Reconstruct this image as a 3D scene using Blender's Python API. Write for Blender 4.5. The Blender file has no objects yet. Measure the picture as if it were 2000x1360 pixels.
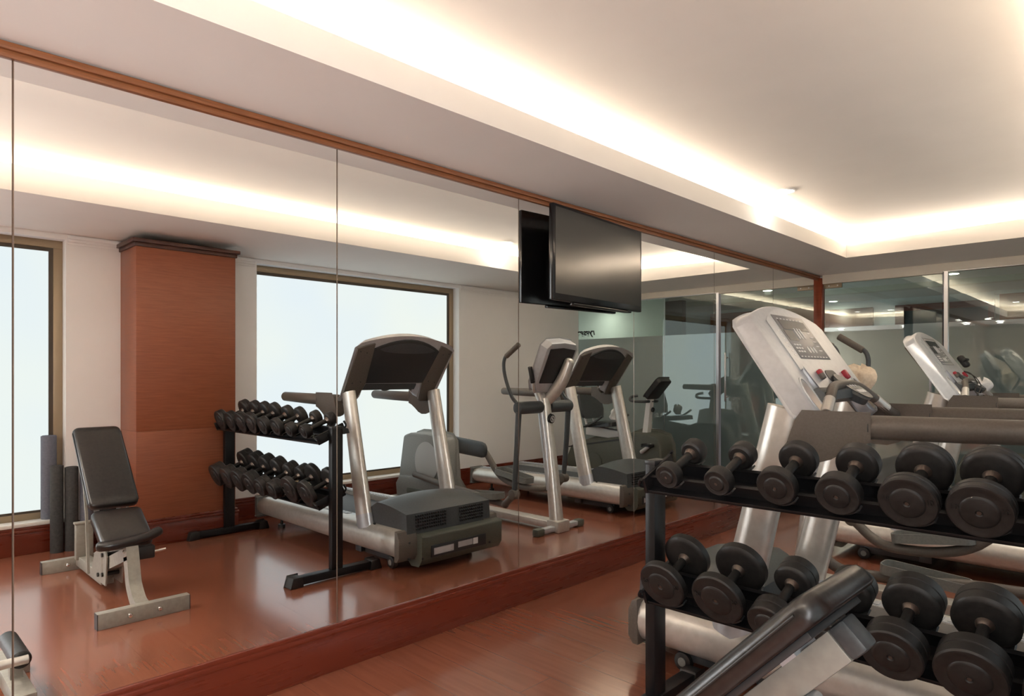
import bpy, bmesh, math, random
from math import pi, sin, cos, radians as R
from mathutils import Vector, Matrix
random.seed(7)
S = bpy.context.scene
COL = S.collection
V = Vector

# ------------------------------------------------------------------ materials
def mat(name, color=(.5,.5,.5), rough=.5, metal=0., spec=.5, coat=0., aniso=0.):
    m = bpy.data.materials.new(name); m.use_nodes = True
    b = m.node_tree.nodes['Principled BSDF']
    b.inputs['Base Color'].default_value = (*color, 1)
    b.inputs['Roughness'].default_value = rough
    b.inputs['Metallic'].default_value = metal
    b.inputs['Specular IOR Level'].default_value = spec
    b.inputs['Coat Weight'].default_value = coat
    b.inputs['Coat Roughness'].default_value = .12
    if aniso: b.inputs['Anisotropic'].default_value = aniso
    return m
def N(m, t, **k):
    n = m.node_tree.nodes.new(t)
    for a, v in k.items(): setattr(n, a, v)
    return n
def L(m, a, b): m.node_tree.links.new(a, b)
def bsdf(m): return m.node_tree.nodes['Principled BSDF']
def noisy(m, c1, c2, scale=(8,8,8), nscale=5., detail=4., bump=0., lo=.35, hi=.65, rvar=0., coord='Object'):
    tc = N(m, 'ShaderNodeTexCoord'); mp = N(m, 'ShaderNodeMapping'); mp.inputs['Scale'].default_value = scale
    L(m, tc.outputs[coord], mp.inputs['Vector'])
    no = N(m, 'ShaderNodeTexNoise'); no.inputs['Scale'].default_value = nscale; no.inputs['Detail'].default_value = detail
    L(m, mp.outputs[0], no.inputs['Vector'])
    cr = N(m, 'ShaderNodeValToRGB'); cr.color_ramp.elements[0].position = lo; cr.color_ramp.elements[1].position = hi
    cr.color_ramp.elements[0].color = (*c1, 1); cr.color_ramp.elements[1].color = (*c2, 1)
    L(m, no.outputs['Fac'], cr.inputs['Fac']); L(m, cr.outputs['Color'], bsdf(m).inputs['Base Color'])
    if bump:
        bp = N(m, 'ShaderNodeBump'); bp.inputs['Strength'].default_value = bump; bp.inputs['Distance'].default_value = .01
        L(m, no.outputs['Fac'], bp.inputs['Height']); L(m, bp.outputs[0], bsdf(m).inputs['Normal'])
    if rvar:
        mr = N(m, 'ShaderNodeMapRange'); r0 = bsdf(m).inputs['Roughness'].default_value
        mr.inputs['To Min'].default_value = max(.02, r0-rvar); mr.inputs['To Max'].default_value = r0+rvar
        L(m, no.outputs['Fac'], mr.inputs['Value']); L(m, mr.outputs[0], bsdf(m).inputs['Roughness'])
    return m

M = {}
M['plaster'] = noisy(mat('plaster', rough=.75, spec=.25), (.82,.79,.75), (.84,.81,.77), (1,1,1), 3, bump=.02)
M['wallpaint'] = noisy(mat('wall_paint', rough=.7, spec=.25), (.84,.85,.86), (.86,.87,.88), (1,1,1), 2, bump=.02)
M['taupe'] = mat('taupe_wall', (.26,.22,.17), .6)
M['cream'] = mat('cream_band', (.72,.67,.58), .6)
M['veneer'] = noisy(mat('red_veneer', rough=.38, spec=.4), (.235,.072,.034), (.30,.096,.046), (1.2,1.2,22), 6, 6, lo=.3, hi=.7, rvar=.05)
M['mahogany'] = noisy(mat('mahogany', rough=.28, spec=.5, coat=.25), (.134,.023,.0105), (.144,.0255,.0115), (.6,.6,9), 5, 5, lo=.25, hi=.75, rvar=.05)
M['trimwood'] = noisy(mat('trim_wood', rough=.35, spec=.45), (.19,.066,.022), (.28,.10,.036), (2,2,40), 5, 6, lo=.3, hi=.7)
M['jamb'] = noisy(mat('red_jamb', rough=.3, spec=.5), (.27,.05,.018), (.32,.065,.024), (.6,.6,9), 5, 4)
M['darkwood'] = noisy(mat('dark_wood', rough=.4), (.045,.014,.009), (.075,.022,.013), (2,2,20), 5, 5)
M['oak'] = noisy(mat('orange_wood', rough=.4), (.36,.13,.05), (.48,.19,.08), (1,1,14), 5, 5)
def make_floor():
    m = mat('floor_laminate', rough=.2, spec=.7, coat=.65)
    tc = N(m, 'ShaderNodeTexCoord')
    br = N(m, 'ShaderNodeTexBrick'); br.offset = .37; br.squash = 1
    br.inputs['Scale'].default_value = 1; br.inputs['Mortar Size'].default_value = .0012; br.inputs['Mortar Smooth'].default_value = .3
    br.inputs['Brick Width'].default_value = 1.22; br.inputs['Row Height'].default_value = .195
    br.inputs['Color1'].default_value = (.235,.080,.044,1); br.inputs['Color2'].default_value = (.252,.088,.049,1); br.inputs['Mortar'].default_value = (.12,.042,.024,1)
    br.inputs['Bias'].default_value = -.2
    L(m, tc.outputs['Object'], br.inputs['Vector'])
    mp = N(m, 'ShaderNodeMapping'); mp.inputs['Scale'].default_value = (1.0, 16, 1); L(m, tc.outputs['Object'], mp.inputs['Vector'])
    no = N(m, 'ShaderNodeTexNoise'); no.inputs['Scale'].default_value = 2.4; no.inputs['Detail'].default_value = 3; no.inputs['Distortion'].default_value = .2
    L(m, mp.outputs[0], no.inputs['Vector'])
    mr = N(m, 'ShaderNodeMapRange'); mr.inputs['From Min'].default_value = .3; mr.inputs['From Max'].default_value = .7
    mr.inputs['To Min'].default_value = .9; mr.inputs['To Max'].default_value = 1.07; L(m, no.outputs['Fac'], mr.inputs['Value'])
    mx = N(m, 'ShaderNodeMix', data_type='RGBA', blend_type='MULTIPLY'); mx.inputs[0].default_value = 1
    L(m, br.outputs['Color'], mx.inputs[6]); L(m, mr.outputs[0], mx.inputs[7]); L(m, mx.outputs[2], bsdf(m).inputs['Base Color'])
    r2 = N(m, 'ShaderNodeMapRange'); r2.inputs['To Min'].default_value = .20; r2.inputs['To Max'].default_value = .25
    L(m, no.outputs['Fac'], r2.inputs['Value']); L(m, r2.outputs[0], bsdf(m).inputs['Roughness'])
    bp = N(m, 'ShaderNodeBump'); bp.inputs['Strength'].default_value = .02; bp.inputs['Distance'].default_value = .002
    L(m, no.outputs['Fac'], bp.inputs['Height']); L(m, bp.outputs[0], bsdf(m).inputs['Normal'])
    return m
M['floor'] = make_floor()
M['bronze'] = mat('bronze_frame', (.34,.265,.175), .4, .3)
M['bronzedark'] = mat('bronze_dark', (.07,.055,.04), .5, .3)
M['sill'] = mat('white_sill', (.78,.76,.72), .4)
def emis(name, col, st):
    m = bpy.data.materials.new(name); m.use_nodes = True; nt = m.node_tree; nt.nodes.clear()
    e = nt.nodes.new('ShaderNodeEmission'); e.inputs[0].default_value = (*col, 1); e.inputs[1].default_value = st
    o = nt.nodes.new('ShaderNodeOutputMaterial'); nt.links.new(e.outputs[0], o.inputs[0]); return m
def make_pane():
    m = emis('frosted_window', (1,1,1), PANE)
    nt = m.node_tree; e = [n for n in nt.nodes if n.type == 'EMISSION'][0]
    tc = nt.nodes.new('ShaderNodeTexCoord'); no = nt.nodes.new('ShaderNodeTexNoise'); no.inputs['Scale'].default_value = .8
    cr = nt.nodes.new('ShaderNodeValToRGB'); cr.color_ramp.elements[0].position = .3; cr.color_ramp.elements[1].position = .7
    cr.color_ramp.elements[0].color = (.86,.95,1,1); cr.color_ramp.elements[1].color = (.95,1,.93,1)
    nt.links.new(tc.outputs['Object'], no.inputs['Vector']); nt.links.new(no.outputs['Fac'], cr.inputs[0]); nt.links.new(cr.outputs[0], e.inputs[0])
    return m
PANE = .435
M['pane'] = make_pane()
M['pane_back'] = emis('bright_clear_window', (.97,.98,1), 7.0)  # fill light behind the viewer, added in the form of a window pane
M['lamp'] = emis('lamp_glow', (1,.93,.82), 26)
M['led'] = emis('led_strip', (1,.80,.55), 9)
def make_mirror():
    m = mat('mirror_silver', (.96,.97,.96), .0, 1.); return m
M['mirror'] = make_mirror()
M['seam'] = mat('mirror_edge', (.16,.11,.08), .3, .3)
def make_glass(name, tint, frost):
    m = bpy.data.materials.new(name); m.use_nodes = True; nt = m.node_tree; nt.nodes.clear(); n = nt.nodes.new
    o = n('ShaderNodeOutputMaterial'); gl = n('ShaderNodeBsdfGlossy'); gl.inputs['Roughness'].default_value = .0; gl.inputs['Color'].default_value = (.85,.95,.92,1)
    fr = n('ShaderNodeFresnel'); fr.inputs['IOR'].default_value = 1.55
    tr = n('ShaderNodeBsdfTransparent'); tr.inputs['Color'].default_value = (*tint, 1)
    mr = n('ShaderNodeMath'); mr.operation = 'MULTIPLY'; mr.inputs[1].default_value = 5.6 if frost else 2.2; mr.use_clamp = True
    nt.links.new(fr.outputs[0], mr.inputs[0])
    ge = n('ShaderNodeNewGeometry'); iv = n('ShaderNodeMath'); iv.operation = 'SUBTRACT'; iv.inputs[0].default_value = 1; nt.links.new(ge.outputs['Backfacing'], iv.inputs[1])
    mm = n('ShaderNodeMath'); mm.operation = 'MULTIPLY'; nt.links.new(mr.outputs[0], mm.inputs[0]); nt.links.new(iv.outputs[0], mm.inputs[1])
    mx = n('ShaderNodeMixShader'); nt.links.new(mm.outputs[0], mx.inputs[0])
    back = tr.outputs[0]
    if frost:
        df = n('ShaderNodeBsdfDiffuse'); df.inputs['Color'].default_value = (.21,.26,.265,1)
        tl = n('ShaderNodeBsdfTranslucent'); tl.inputs['Color'].default_value = (.45,.55,.56,1)
        a = n('ShaderNodeMixShader'); a.inputs[0].default_value = .5; nt.links.new(df.outputs[0], a.inputs[1]); nt.links.new(tl.outputs[0], a.inputs[2])
        b = n('ShaderNodeMixShader'); b.inputs[0].default_value = .10; nt.links.new(a.outputs[0], b.inputs[1]); nt.links.new(tr.outputs[0], b.inputs[2])
        back = b.outputs[0]
    nt.links.new(back, mx.inputs[1]); nt.links.new(gl.outputs[0], mx.inputs[2]); nt.links.new(mx.outputs[0], o.inputs[0])
    return m
M['glass'] = make_glass('clear_green_glass', (.72,.82,.77), False)
M['frost'] = make_glass('frosted_film_glass', (.6,.72,.68), True)
M['alu'] = mat('aluminium', (.62,.63,.66), .3, .9)
M['steel'] = mat('brushed_steel', (.66,.66,.64), .28, 1.)
M['silver'] = noisy(mat('silver_paint', rough=.38, metal=.6, spec=.5), (.60,.575,.53), (.66,.635,.59), (1,1,1), 30, 2, bump=.0)
M['silverlt'] = noisy(mat('silver_light', rough=.38, metal=.4), (.52,.54,.565), (.56,.58,.605), (1,1,1), 40, 2)
M['greypl'] = noisy(mat('warm_grey_plastic', rough=.48), (.098,.083,.068), (.115,.098,.082), (1,1,1), 120, 2, bump=.02)
M['greenpl'] = noisy(mat('green_grey_plastic', rough=.5), (.085,.092,.072), (.10,.107,.085), (1,1,1), 120, 2, bump=.02)
M['midgrey'] = noisy(mat('mid_grey_plastic', rough=.5), (.17,.175,.165), (.20,.205,.19), (1,1,1), 90, 2)
M['darkpl'] = mat('charcoal_plastic', (.028,.030,.032), .42)
M['slate'] = noisy(mat('slate_plastic', rough=.42), (.052,.060,.064), (.064,.073,.077), (1,1,1), 90, 2)
M['blackmetal'] = mat('black_gloss_metal', (.008,.008,.009), .42, .0, .35)
M['rubber'] = noisy(mat('black_rubber', rough=.5), (.009,.0085,.008), (.018,.0165,.0155), (1,1,1), 60, 5, bump=.05, rvar=.1)
M['collar'] = mat('worn_collar', (.16,.13,.11), .35, .8)
M['discgrey'] = mat('pale_disc', (.36,.37,.36), .4)
M['belt'] = noisy(mat('belt', rough=.6), (.04,.045,.05), (.055,.06,.066), (1,1,1), 200, 2)
M['leather'] = noisy(mat('black_vinyl', rough=.3, spec=.55), (.010,.009,.009), (.018,.016,.015), (1,1,1), 60, 3, bump=.04, rvar=.05)
M['padface'] = noisy(mat('vinyl_face', rough=.42, spec=.5), (.018,.016,.016), (.026,.023,.022), (1,1,1), 40, 3, bump=.03)
M['benchmetal'] = noisy(mat('bench_silver', rough=.5, metal=.3), (.30,.285,.25), (.34,.325,.285), (1,1,1), 40, 2)
M['chrome'] = mat('chrome', (.75,.74,.72), .12, 1.)
M['white'] = mat('white_paint', (.72,.72,.72), .4)
M['red'] = mat('red_knob', (.35,.015,.03), .35)
M['screen'] = mat('dark_screen', (.03,.032,.035), .25)
M['panel'] = mat('display_panel', (.20,.20,.205), .35)
M['print'] = mat('pale_print', (.75,.75,.74), .5)
M['towel'] = noisy(mat('cream_towel', rough=.95, spec=.1), (.70,.58,.44), (.80,.68,.53), (1,1,1), 60, 4, bump=.25)
M['towelw'] = noisy(mat('white_towel', rough=.95, spec=.1), (.78,.78,.77), (.86,.86,.85), (1,1,1), 60, 4, bump=.25)
M['matblue'] = noisy(mat('blue_grey_foam', rough=.8), (.13,.145,.19), (.16,.175,.22), (1,1,1), 60, 3, bump=.06)
M['matdark'] = noisy(mat('dark_foam', rough=.8), (.042,.046,.048), (.06,.064,.064), (1,1,1), 60, 3, bump=.06)
M['matblack'] = noisy(mat('black_foam', rough=.8), (.016,.015,.016), (.026,.024,.025), (1,1,1), 60, 3, bump=.06)
M['tv'] = mat('tv_gloss_black', (.008,.008,.009), .18, 0, .5)
M['tvscreen'] = mat('tv_screen', (.035,.037,.034), .16, 0, .9)
M['ink'] = mat('black_ink', (.008,.008,.01), .4)

# ------------------------------------------------------------------ mesh helpers
def setp(o, label=None, cat=None, group=None, kind=None):
    if label: o['label'] = label
    if cat: o['category'] = cat
    if group: o['group'] = group
    if kind: o['kind'] = kind
    return o
def obj(name, bm, m, parent=None, smooth=True, ang=38, loc=None):
    bmesh.ops.recalc_face_normals(bm, faces=bm.faces[:])
    me = bpy.data.meshes.new(name); bm.to_mesh(me); bm.free()
    if smooth:
        me.shade_smooth(); me.set_sharp_from_angle(angle=R(ang))
    o = bpy.data.objects.new(name, me); COL.objects.link(o)
    for mm in (m if isinstance(m, (list, tuple)) else [m]): me.materials.append(mm)
    if parent: o.parent = parent
    if loc: o.location = loc
    return o
def thing(name, label, cat, loc=(0,0,0), rz=0, group=None):
    o = bpy.data.objects.new(name, None); COL.objects.link(o); o.empty_display_size = .1
    o.location = loc; o.rotation_euler = (0,0,rz)
    return setp(o, label, cat, group)
def pieces(name, bm, m, parent, smooth=True, ang=38):
    "every loose piece of the mesh becomes a part of its own"
    seen = set(); out = []
    bm.verts.ensure_lookup_table(); bm.verts.index_update()
    for v0 in bm.verts:
        if v0.index in seen: continue
        st = [v0]; isl = []; seen.add(v0.index)
        while st:
            v = st.pop(); isl.append(v)
            for e in v.link_edges:
                w = e.other_vert(v)
                if w.index not in seen: seen.add(w.index); st.append(w)
        nb = bmesh.new(); mp = {v.index: nb.verts.new(v.co) for v in isl}
        for f in {f for v in isl for f in v.link_faces}: nb.faces.new([mp[v.index] for v in f.verts])
        out.append(obj(name, nb, m, parent, smooth, ang))
    bm.free(); return out
def struct(name, bm, m, smooth=False):
    o = obj(name, bm, m, None, smooth); o['kind'] = 'structure'; return o
def copy_tree(o, parent=None):
    c = o.copy(); COL.objects.link(c)
    if parent: c.parent = parent
    for ch in list(o.children): copy_tree(ch, c)
    return c
def B(): return bmesh.new()
def box(bm, x0, x1, y0, y1, z0, z1, bev=0, seg=2, mtx=None, mi=0):
    r = bmesh.ops.create_cube(bm, size=1); vs = r['verts']
    for v in vs: v.co = V((x0+(v.co.x+.5)*(x1-x0), y0+(v.co.y+.5)*(y1-y0), z0+(v.co.z+.5)*(z1-z0)))
    fs = {f for v in vs for f in v.link_faces}
    if bev:
        es = {e for v in vs for e in v.link_edges}
        rr = bmesh.ops.bevel(bm, geom=list(es), offset=bev, segments=seg, profile=.5, affect='EDGES')
        fs = {f for f in rr['faces']} | {f for f in fs if f.is_valid}
        vs = list({v for f in fs for v in f.verts})
    if mi:
        for f in fs: f.material_index = mi
    if mtx is not None:
        for v in {v for f in fs for v in f.verts}: v.co = mtx @ v.co
    return bm
def cr(pts, n=6):
    "Catmull-Rom through points"
    P = [V(p) for p in pts]; P = [P[0]*2-P[1]] + P + [P[-1]*2-P[-2]]; out = []
    for i in range(1, len(P)-2):
        for k in range(n):
            t = k/n; a, b, c, d = P[i-1], P[i], P[i+1], P[i+2]
            out.append(.5*((2*b)+(-a+c)*t+(2*a-5*b+4*c-d)*t*t+(-a+3*b-3*c+d)*t**3))
    out.append(P[-2]); return out
def tube(bm, pts, r, n=14, caps=True, ell=1., up=None, curve=0, square=False, roundend=0):
    "sweep; r is a number or a list; ell scales the section across 'up'"
    P = cr(pts, curve) if curve else [V(p) for p in pts]
    rs = r if isinstance(r, (list, tuple)) else [r]*len(P)
    if len(rs) != len(P):
        m0 = len(rs)-1; rs = [rs[min(m0, int(i/(len(P)-1)*m0))]*(1-((i/(len(P)-1)*m0) % 1 if i < len(P)-1 else 0)) + rs[min(m0, int(i/(len(P)-1)*m0)+1)]*(((i/(len(P)-1)*m0) % 1) if i < len(P)-1 else 0) for i in range(len(P))]
    if roundend:
        d0 = (P[0]-P[1]).normalized(); d1 = (P[-1]-P[-2]).normalized(); k = roundend
        r0, r1 = rs[0], rs[-1]
        P = [P[0]+d0*k*r0*s for s in (1,.9,.6)] + P + [P[-1]+d1*k*r1*s for s in (.6,.9,1)]
        rs = [r0*.35, r0*.6, r0*.88] + list(rs) + [r1*.88, r1*.6, r1*.35]
    rings = []; prev = None
    for i, p in enumerate(P):
        a = P[max(0,i-1)]; b = P[min(len(P)-1,i+1)]; t = (b-a).normalized()
        if prev is None:
            u0 = V(up) if up else (V((0,0,1)) if abs(t.z) < .9 else V((1,0,0)))
        else: u0 = prev
        s = t.cross(u0).normalized(); u = s.cross(t).normalized(); prev = u
        ring = []
        for k in range(n):
            an = 2*pi*k/n + (pi/4 if square else 0)
            ca, sa = cos(an), sin(an)
            ring.append(bm.verts.new(p + s*ca*rs[i]*ell + u*sa*rs[i]))
        rings.append(ring)
    for a, b in zip(rings, rings[1:]):
        for k in range(n): bm.faces.new((a[k], a[(k+1)%n], b[(k+1)%n], b[k]))
    if caps: bm.faces.new(rings[0][::-1]); bm.faces.new(rings[-1])
    return bm
def cyl(bm, a, b, r, n=24, r2=None, bev=0):
    a, b = V(a), V(b); r2 = r if r2 is None else r2
    if bev:
        d = (b-a).normalized()
        return tube(bm, [a, a+d*bev*.3, a+d*bev, b-d*bev, b-d*bev*.3, b], [r-bev, r-bev*.3, r, r2, r2-bev*.3, r2-bev], n)
    return tube(bm, [a, b], [r, r2], n)
def prism(bm, poly, a, b, plane='xz', bev=0, holes=(), mi=0):
    "extrude a 2D polygon between a and b along the third axis"
    def P(p, w):
        return {'xz': V((p[0], w, p[1])), 'xy': V((p[0], p[1], w)), 'yz': V((w, p[0], p[1]))}[plane]
    loops = [poly] + list(holes); faces = []
    for w in (a, b):
        es = []; 
        for lp in loops:
            vs = [bm.verts.new(P(p, w)) for p in lp]
            for i in range(len(vs)): es.append(bm.edges.new((vs[i], vs[(i+1) % len(vs)])))
        r = bmesh.ops.triangle_fill(bm, use_beauty=True, use_dissolve=False, edges=es)
        faces.append((es, [g for g in r['geom'] if isinstance(g, bmesh.types.BMFace)]))
    off = 0
    for lp in loops:
        n = len(lp)
        for i in range(n):
            e1 = faces[0][0][off+i]; e2 = faces[1][0][off+i]
            v1, v2 = e1.verts; w1, w2 = e2.verts
            # keep correspondence by creation order
            try: bm.faces.new((v1, v2, w2, w1))
            except ValueError: pass
        off += n
    bmesh.ops.dissolve_limit(bm, angle_limit=.001, verts=bm.verts[:], edges=bm.edges[:])
    if bev:
        es = [e for e in bm.edges if len(e.link_faces) == 2 and e.calc_face_angle(0) > R(50)]
        bmesh.ops.bevel(bm, geom=es, offset=bev, segments=2, profile=.5, affect='EDGES', clamp_overlap=True)
    return bm
def rrect(x0, x1, y0, y1, r, n=5):
    o = []
    for cx, cy, a0 in ((x1-r, y1-r, 0), (x0+r, y1-r, 90), (x0+r, y0+r, 180), (x1-r, y0+r, 270)):
        for k in range(n+1):
            a = R(a0+90*k/n); o.append((cx+r*cos(a), cy+r*sin(a)))
    return o
def ellipse(cx, cy, a, b, n=24): return [(cx+a*cos(2*pi*k/n), cy+b*sin(2*pi*k/n)) for k in range(n)]
def xf(bm, m):
    for v in bm.verts: v.co = m @ v.co
    return bm
def cushion(bm, x0, x1, y0, y1, z0, z1, r=.03, bulge=.006):
    "padded board: rounded outline, soft top"
    zs = [(z0, -.006), (z0+.004, 0), (z1-.018, 0), (z1-.006, -.005), (z1, -.018), (z1+bulge*.6, -.05), (z1+bulge, -.09)]
    rings = []
    for z, ins in zs:
        ins = max(ins, -min(x1-x0, y1-y0)*.45)
        pts = rrect(x0-ins, x1+ins, y0-ins, y1+ins, max(.004, r+ins*.6) if ins > -.05 else .02, 4)
        rings.append([bm.verts.new((p[0], p[1], z)) for p in pts])
    for a, b in zip(rings, rings[1:]):
        for k in range(len(a)): bm.faces.new((a[k], a[(k+1)%len(a)], b[(k+1)%len(a)], b[k]))
    bm.faces.new(rings[0][::-1]); bm.faces.new(rings[-1]); return bm
def frame_mtx(origin, ex, ey, ez):
    ex, ey, ez = V(ex).normalized(), V(ey).normalized(), V(ez).normalized()
    m = Matrix(((ex.x,ey.x,ez.x),(ex.y,ey.y,ez.y),(ex.z,ey.z,ez.z))).to_4x4()
    return Matrix.Translation(V(origin)) @ m
def text_bm(s, size, ext=.002, shear=0.):
    cu = bpy.data.curves.new('t', 'FONT'); cu.body = s; cu.size = size; cu.extrude = ext; cu.align_x = 'CENTER'; cu.align_y = 'CENTER'; cu.shear = shear; cu.offset = .0035 if size > .1 else 0
    o = bpy.data.objects.new('t', cu); COL.objects.link(o)
    bpy.context.view_layer.update()
    dg = bpy.context.evaluated_depsgraph_get(); me = bpy.data.meshes.new_from_object(o.evaluated_get(dg))
    bm = bmesh.new(); bm.from_mesh(me); bpy.data.objects.remove(o); bpy.data.meshes.remove(me); bpy.data.curves.remove(cu)
    return bm

# ------------------------------------------------------------------ the room
X1 = 3.48        # wall with the windows
Y0, Y1 = -2.3, 7.31
CX0, CX1, CY0, CY1 = .50, 2.47, -1.2, 6.68     # opening of the ceiling tray
ZW, ZE, ZF, ZU = 2.425, 2.49, 2.615, 2.74
b = B(); box(b, -.3, 6.2, Y0-.1, 14.2, -.1, 0); struct('floor', b, M['floor'])
# sloping soffit ring with upstand (ceiling)
b = B()
o_ = [(-.05,Y0-.05), (X1+.2,Y0-.05), (X1+.2,Y1+.02), (-.05,Y1+.02)]
i_ = [(CX0,CY0), (CX1,CY0), (CX1,CY1), (CX0,CY1)]
t_ = [(CX0-.02,CY0-.02), (CX1+.02,CY0-.02), (CX1+.02,CY1+.02), (CX0-.02,CY1+.02)]
s_ = [(CX0-.46,CY0-.46), (CX1+.46,CY0-.46), (CX1+.46,CY1+.46), (CX0-.46,CY1+.46)]
rings = [[b.verts.new((*p, z+(.042 if z == ZF and p[0] > 2 else 0))) for p in P] for P, z in ((o_,ZW),(i_,ZE),(i_,ZF),(t_,ZF),(t_,ZE+.03),(s_,ZE+.03),(s_,ZU))]
for a, c in zip(rings, rings[1:]):
    for k in range(4): b.faces.new((a[k], a[(k+1)%4], c[(k+1)%4], c[k]))
b.faces.new(rings[-1])
struct('ceiling', b, M['plaster'])
b = B(); box(b, -.3, X1+.5, Y0-.2, Y1+.3, ZU+.02, ZU+.12); struct('ceiling_slab', b, M['plaster'])
# walls
b = B(); box(b, -.25, -.012, Y0, Y1+.2, 0, 2.44); struct('wall_left', b, M['wallpaint'])
b = B(); box(b, -.25, X1+.4, Y0-.15, Y0, 0, 2.44); struct('wall_back', b, M['taupe'])
# window wall with two openings, plus an added one behind the viewer for fill light
W2 = (2.66, 5.09); W1 = (-.85, 1.19); W_FILL = (-2.22, -1.0); ZS, ZT = .235, 2.395
b = B()
for y0, y1 in ((Y0,W_FILL[0]), (W_FILL[1],W1[0]), (W1[1],W2[0]), (W2[1],Y1+.011)): box(b, X1, X1+.30, y0, y1, 0, 2.46)
for w in (W_FILL, W1, W2):
    box(b, X1, X1+.30, w[0], w[1], 0, ZS-.03); box(b, X1, X1+.30, w[0], w[1], ZT, 2.46)
struct('wall_right', b, M['wallpaint'])
for i, (w, lab) in ((0,(W1,'')), (1,(W2,'')), (3,(W_FILL,''))):  # the last one is an added, unseen window for fill light
    xw = 3.60
    b = B(); t = .06
    box(b, xw-.01, xw+.05, w[0], w[1], ZT-t, ZT, .004); box(b, xw-.01, xw+.05, w[0], w[1], ZS, ZS+t-.01, .004)
    tl = .012 if i == 1 else t; box(b, xw-.01, xw+.05, w[0], w[0]+tl, ZS+t-.01, ZT-t, .004); box(b, xw-.01, xw+.05, w[1]-t, w[1], ZS+t-.01, ZT-t, .004)
    fr = struct('window_%d' % (i+1), b, M['bronze'], True)
    b = B(); s = .028; k = t
    box(b, xw-.004, xw+.03, w[0]+.012, w[1]-k, ZT-k-s, ZT-k); box(b, xw-.004, xw+.03, w[0]+.012, w[1]-k, ZS+k-.01, ZS+k-.01+s*.6)
    box(b, xw-.004, xw+.03, w[1]-k-s, w[1]-k, ZS+k, ZT-k-s)
    obj('window_bead', b, M['bronzedark'], fr)
    b = B(); box(b, xw+.008, xw+.018, w[0]+.012, w[1]-k, ZS+k-.01, ZT-k); obj('frosted_pane', b, M['pane_back' if i == 3 else 'pane'], fr)  # the added window gets a bright fill emitter instead of frosted glass
    b = B(); box(b, X1-.015, xw+.03, w[0], w[1], ZS-.028, ZS, .004); obj('window_sill', b, M['sill'], fr)
# thin cornice lines on the window wall
def cornice(y0, y1, n):
    b = B(); 
    prism(b, [(X1+.02,2.43),(X1-.018,2.425),(X1-.018,2.405),(X1-.011,2.40),(X1-.011,2.382),(X1-.005,2.377),(X1-.005,2.36),(X1+.02,2.355)], y0, y1)
    struct(n, b, M['wallpaint'])
cornice(W1[1]+.01, 1.54, 'trim_1'); cornice(2.30, W2[0]-.02, 'trim_2'); cornice(W2[1]+.02, Y1-.03, 'trim_3')
# skirting
def skirt(name, x0, x1, y0, y1, top=.205, m=None, lip=True):
    b = B(); box(b, x0, x1, y0, y1, 0, top-.02, .002)
    if lip: box(b, x0-.004, x1+.004, y0-.004, y1+.004, top-.045, top-.022, .004); box(b, x0, x1, y0, y1, top-.022, top, .004)
    return struct(name, b, m or M['mahogany'], True)
skirt('baseboard_left', -.012, .010, Y0, Y1-.02, .213)
skirt('baseboard_right', X1-.018, X1+.01, Y0, 1.53); skirt('baseboard_right_far', X1-.018, X1+.01, 2.31, Y1+.01)
skirt('baseboard_back', 0, X1, Y0, Y0+.02)
# trim over the mirror and jamb at its end
b = B(); box(b, -.012, .012, Y0, Y1-.02, 2.377, 2.398, .002); box(b, -.012, .020, Y0, Y1-.02, 2.4015, 2.426, .003); box(b, -.012, .008, Y0, Y1-.02, 2.396, 2.404)
struct('trim_mirror_top', b, M['trimwood'], True)
b = B(); box(b, -.02, .045, Y1-.045, Y1+.04, 0, 2.40, .004); struct('trim_jamb', b, M['jamb'], True)
b = B(); box(b, -.012, -.006, Y0, Y1-.05, .20, 2.38); struct('trim_mirror_backing', b, M['seam'])
# mirror panels
seams = [-1.93, -.775, .384, 1.54, 2.697, 3.844, 4.994, 6.14, 7.262]
mlab = ['mirror panel behind the viewer, beyond the leftmost seam but one',
        'mirror panel cut by the left edge of the photo, reflecting the black roller bar',
        'large mirror panel reflecting the whole workout bench and the wood-clad pillar',
        'mirror panel reflecting the nearer treadmill from the front',
        'mirror panel with the television hanging in front of it',
        'mirror panel right of the television, reflecting the glass partition and its ceiling soffit',
        'narrow-looking mirror panel behind the nearer treadmill console, reflecting the door handle side of the partition',
        'last mirror panel, ending at the red wooden jamb']
for i in range(8):
    if i == 0: continue
    b = B(); box(b, -.006, 0, seams[i]+.003, seams[i+1]-.003, .213, 2.377)
    setp(obj('mirror_panel', b, M['mirror'], smooth=False), mlab[i], 'mirror', 'frameless mirror panels along the wall')
# wood-clad pillar
p = thing('wood_clad_pillar', 'square pillar clad in reddish brown wood veneer between the two windows', 'pillar', (3.26,1.93,0))
PX0, PX1, PY0, PY1 = 3.06-3.26, X1-3.262, 1.555-1.93, 2.30-1.93
b = B(); box(b, PX0, PX1, PY0, PY1, 0, .90, .002); box(b, PX0, PX1, PY0, PY1, .904, 2.375, .002); box(b, PX0+.003, PX1, PY0+.003, PY1-.003, .89, .91)
obj('cladding', b, M['veneer'], p)
b = B(); 
for z0, z1, e in ((2.345,2.375,.012),(2.375,2.405,.03)): box(b, PX0-e, PX1, PY0-e, PY1+e, z0, z1, .003)
obj('capital_moulding', b, M['darkwood'], p)
b = B(); box(b, PX0-.018, PX1, PY0-.018, PY1+.018, 0, .165, .002); box(b, PX0-.024, PX1, PY0-.024, PY1+.024, .165, .187, .004); box(b, PX0-.016, PX1, PY0-.016, PY1+.016, .187, .207, .004)
obj('plinth', b, M['mahogany'], p)

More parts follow.
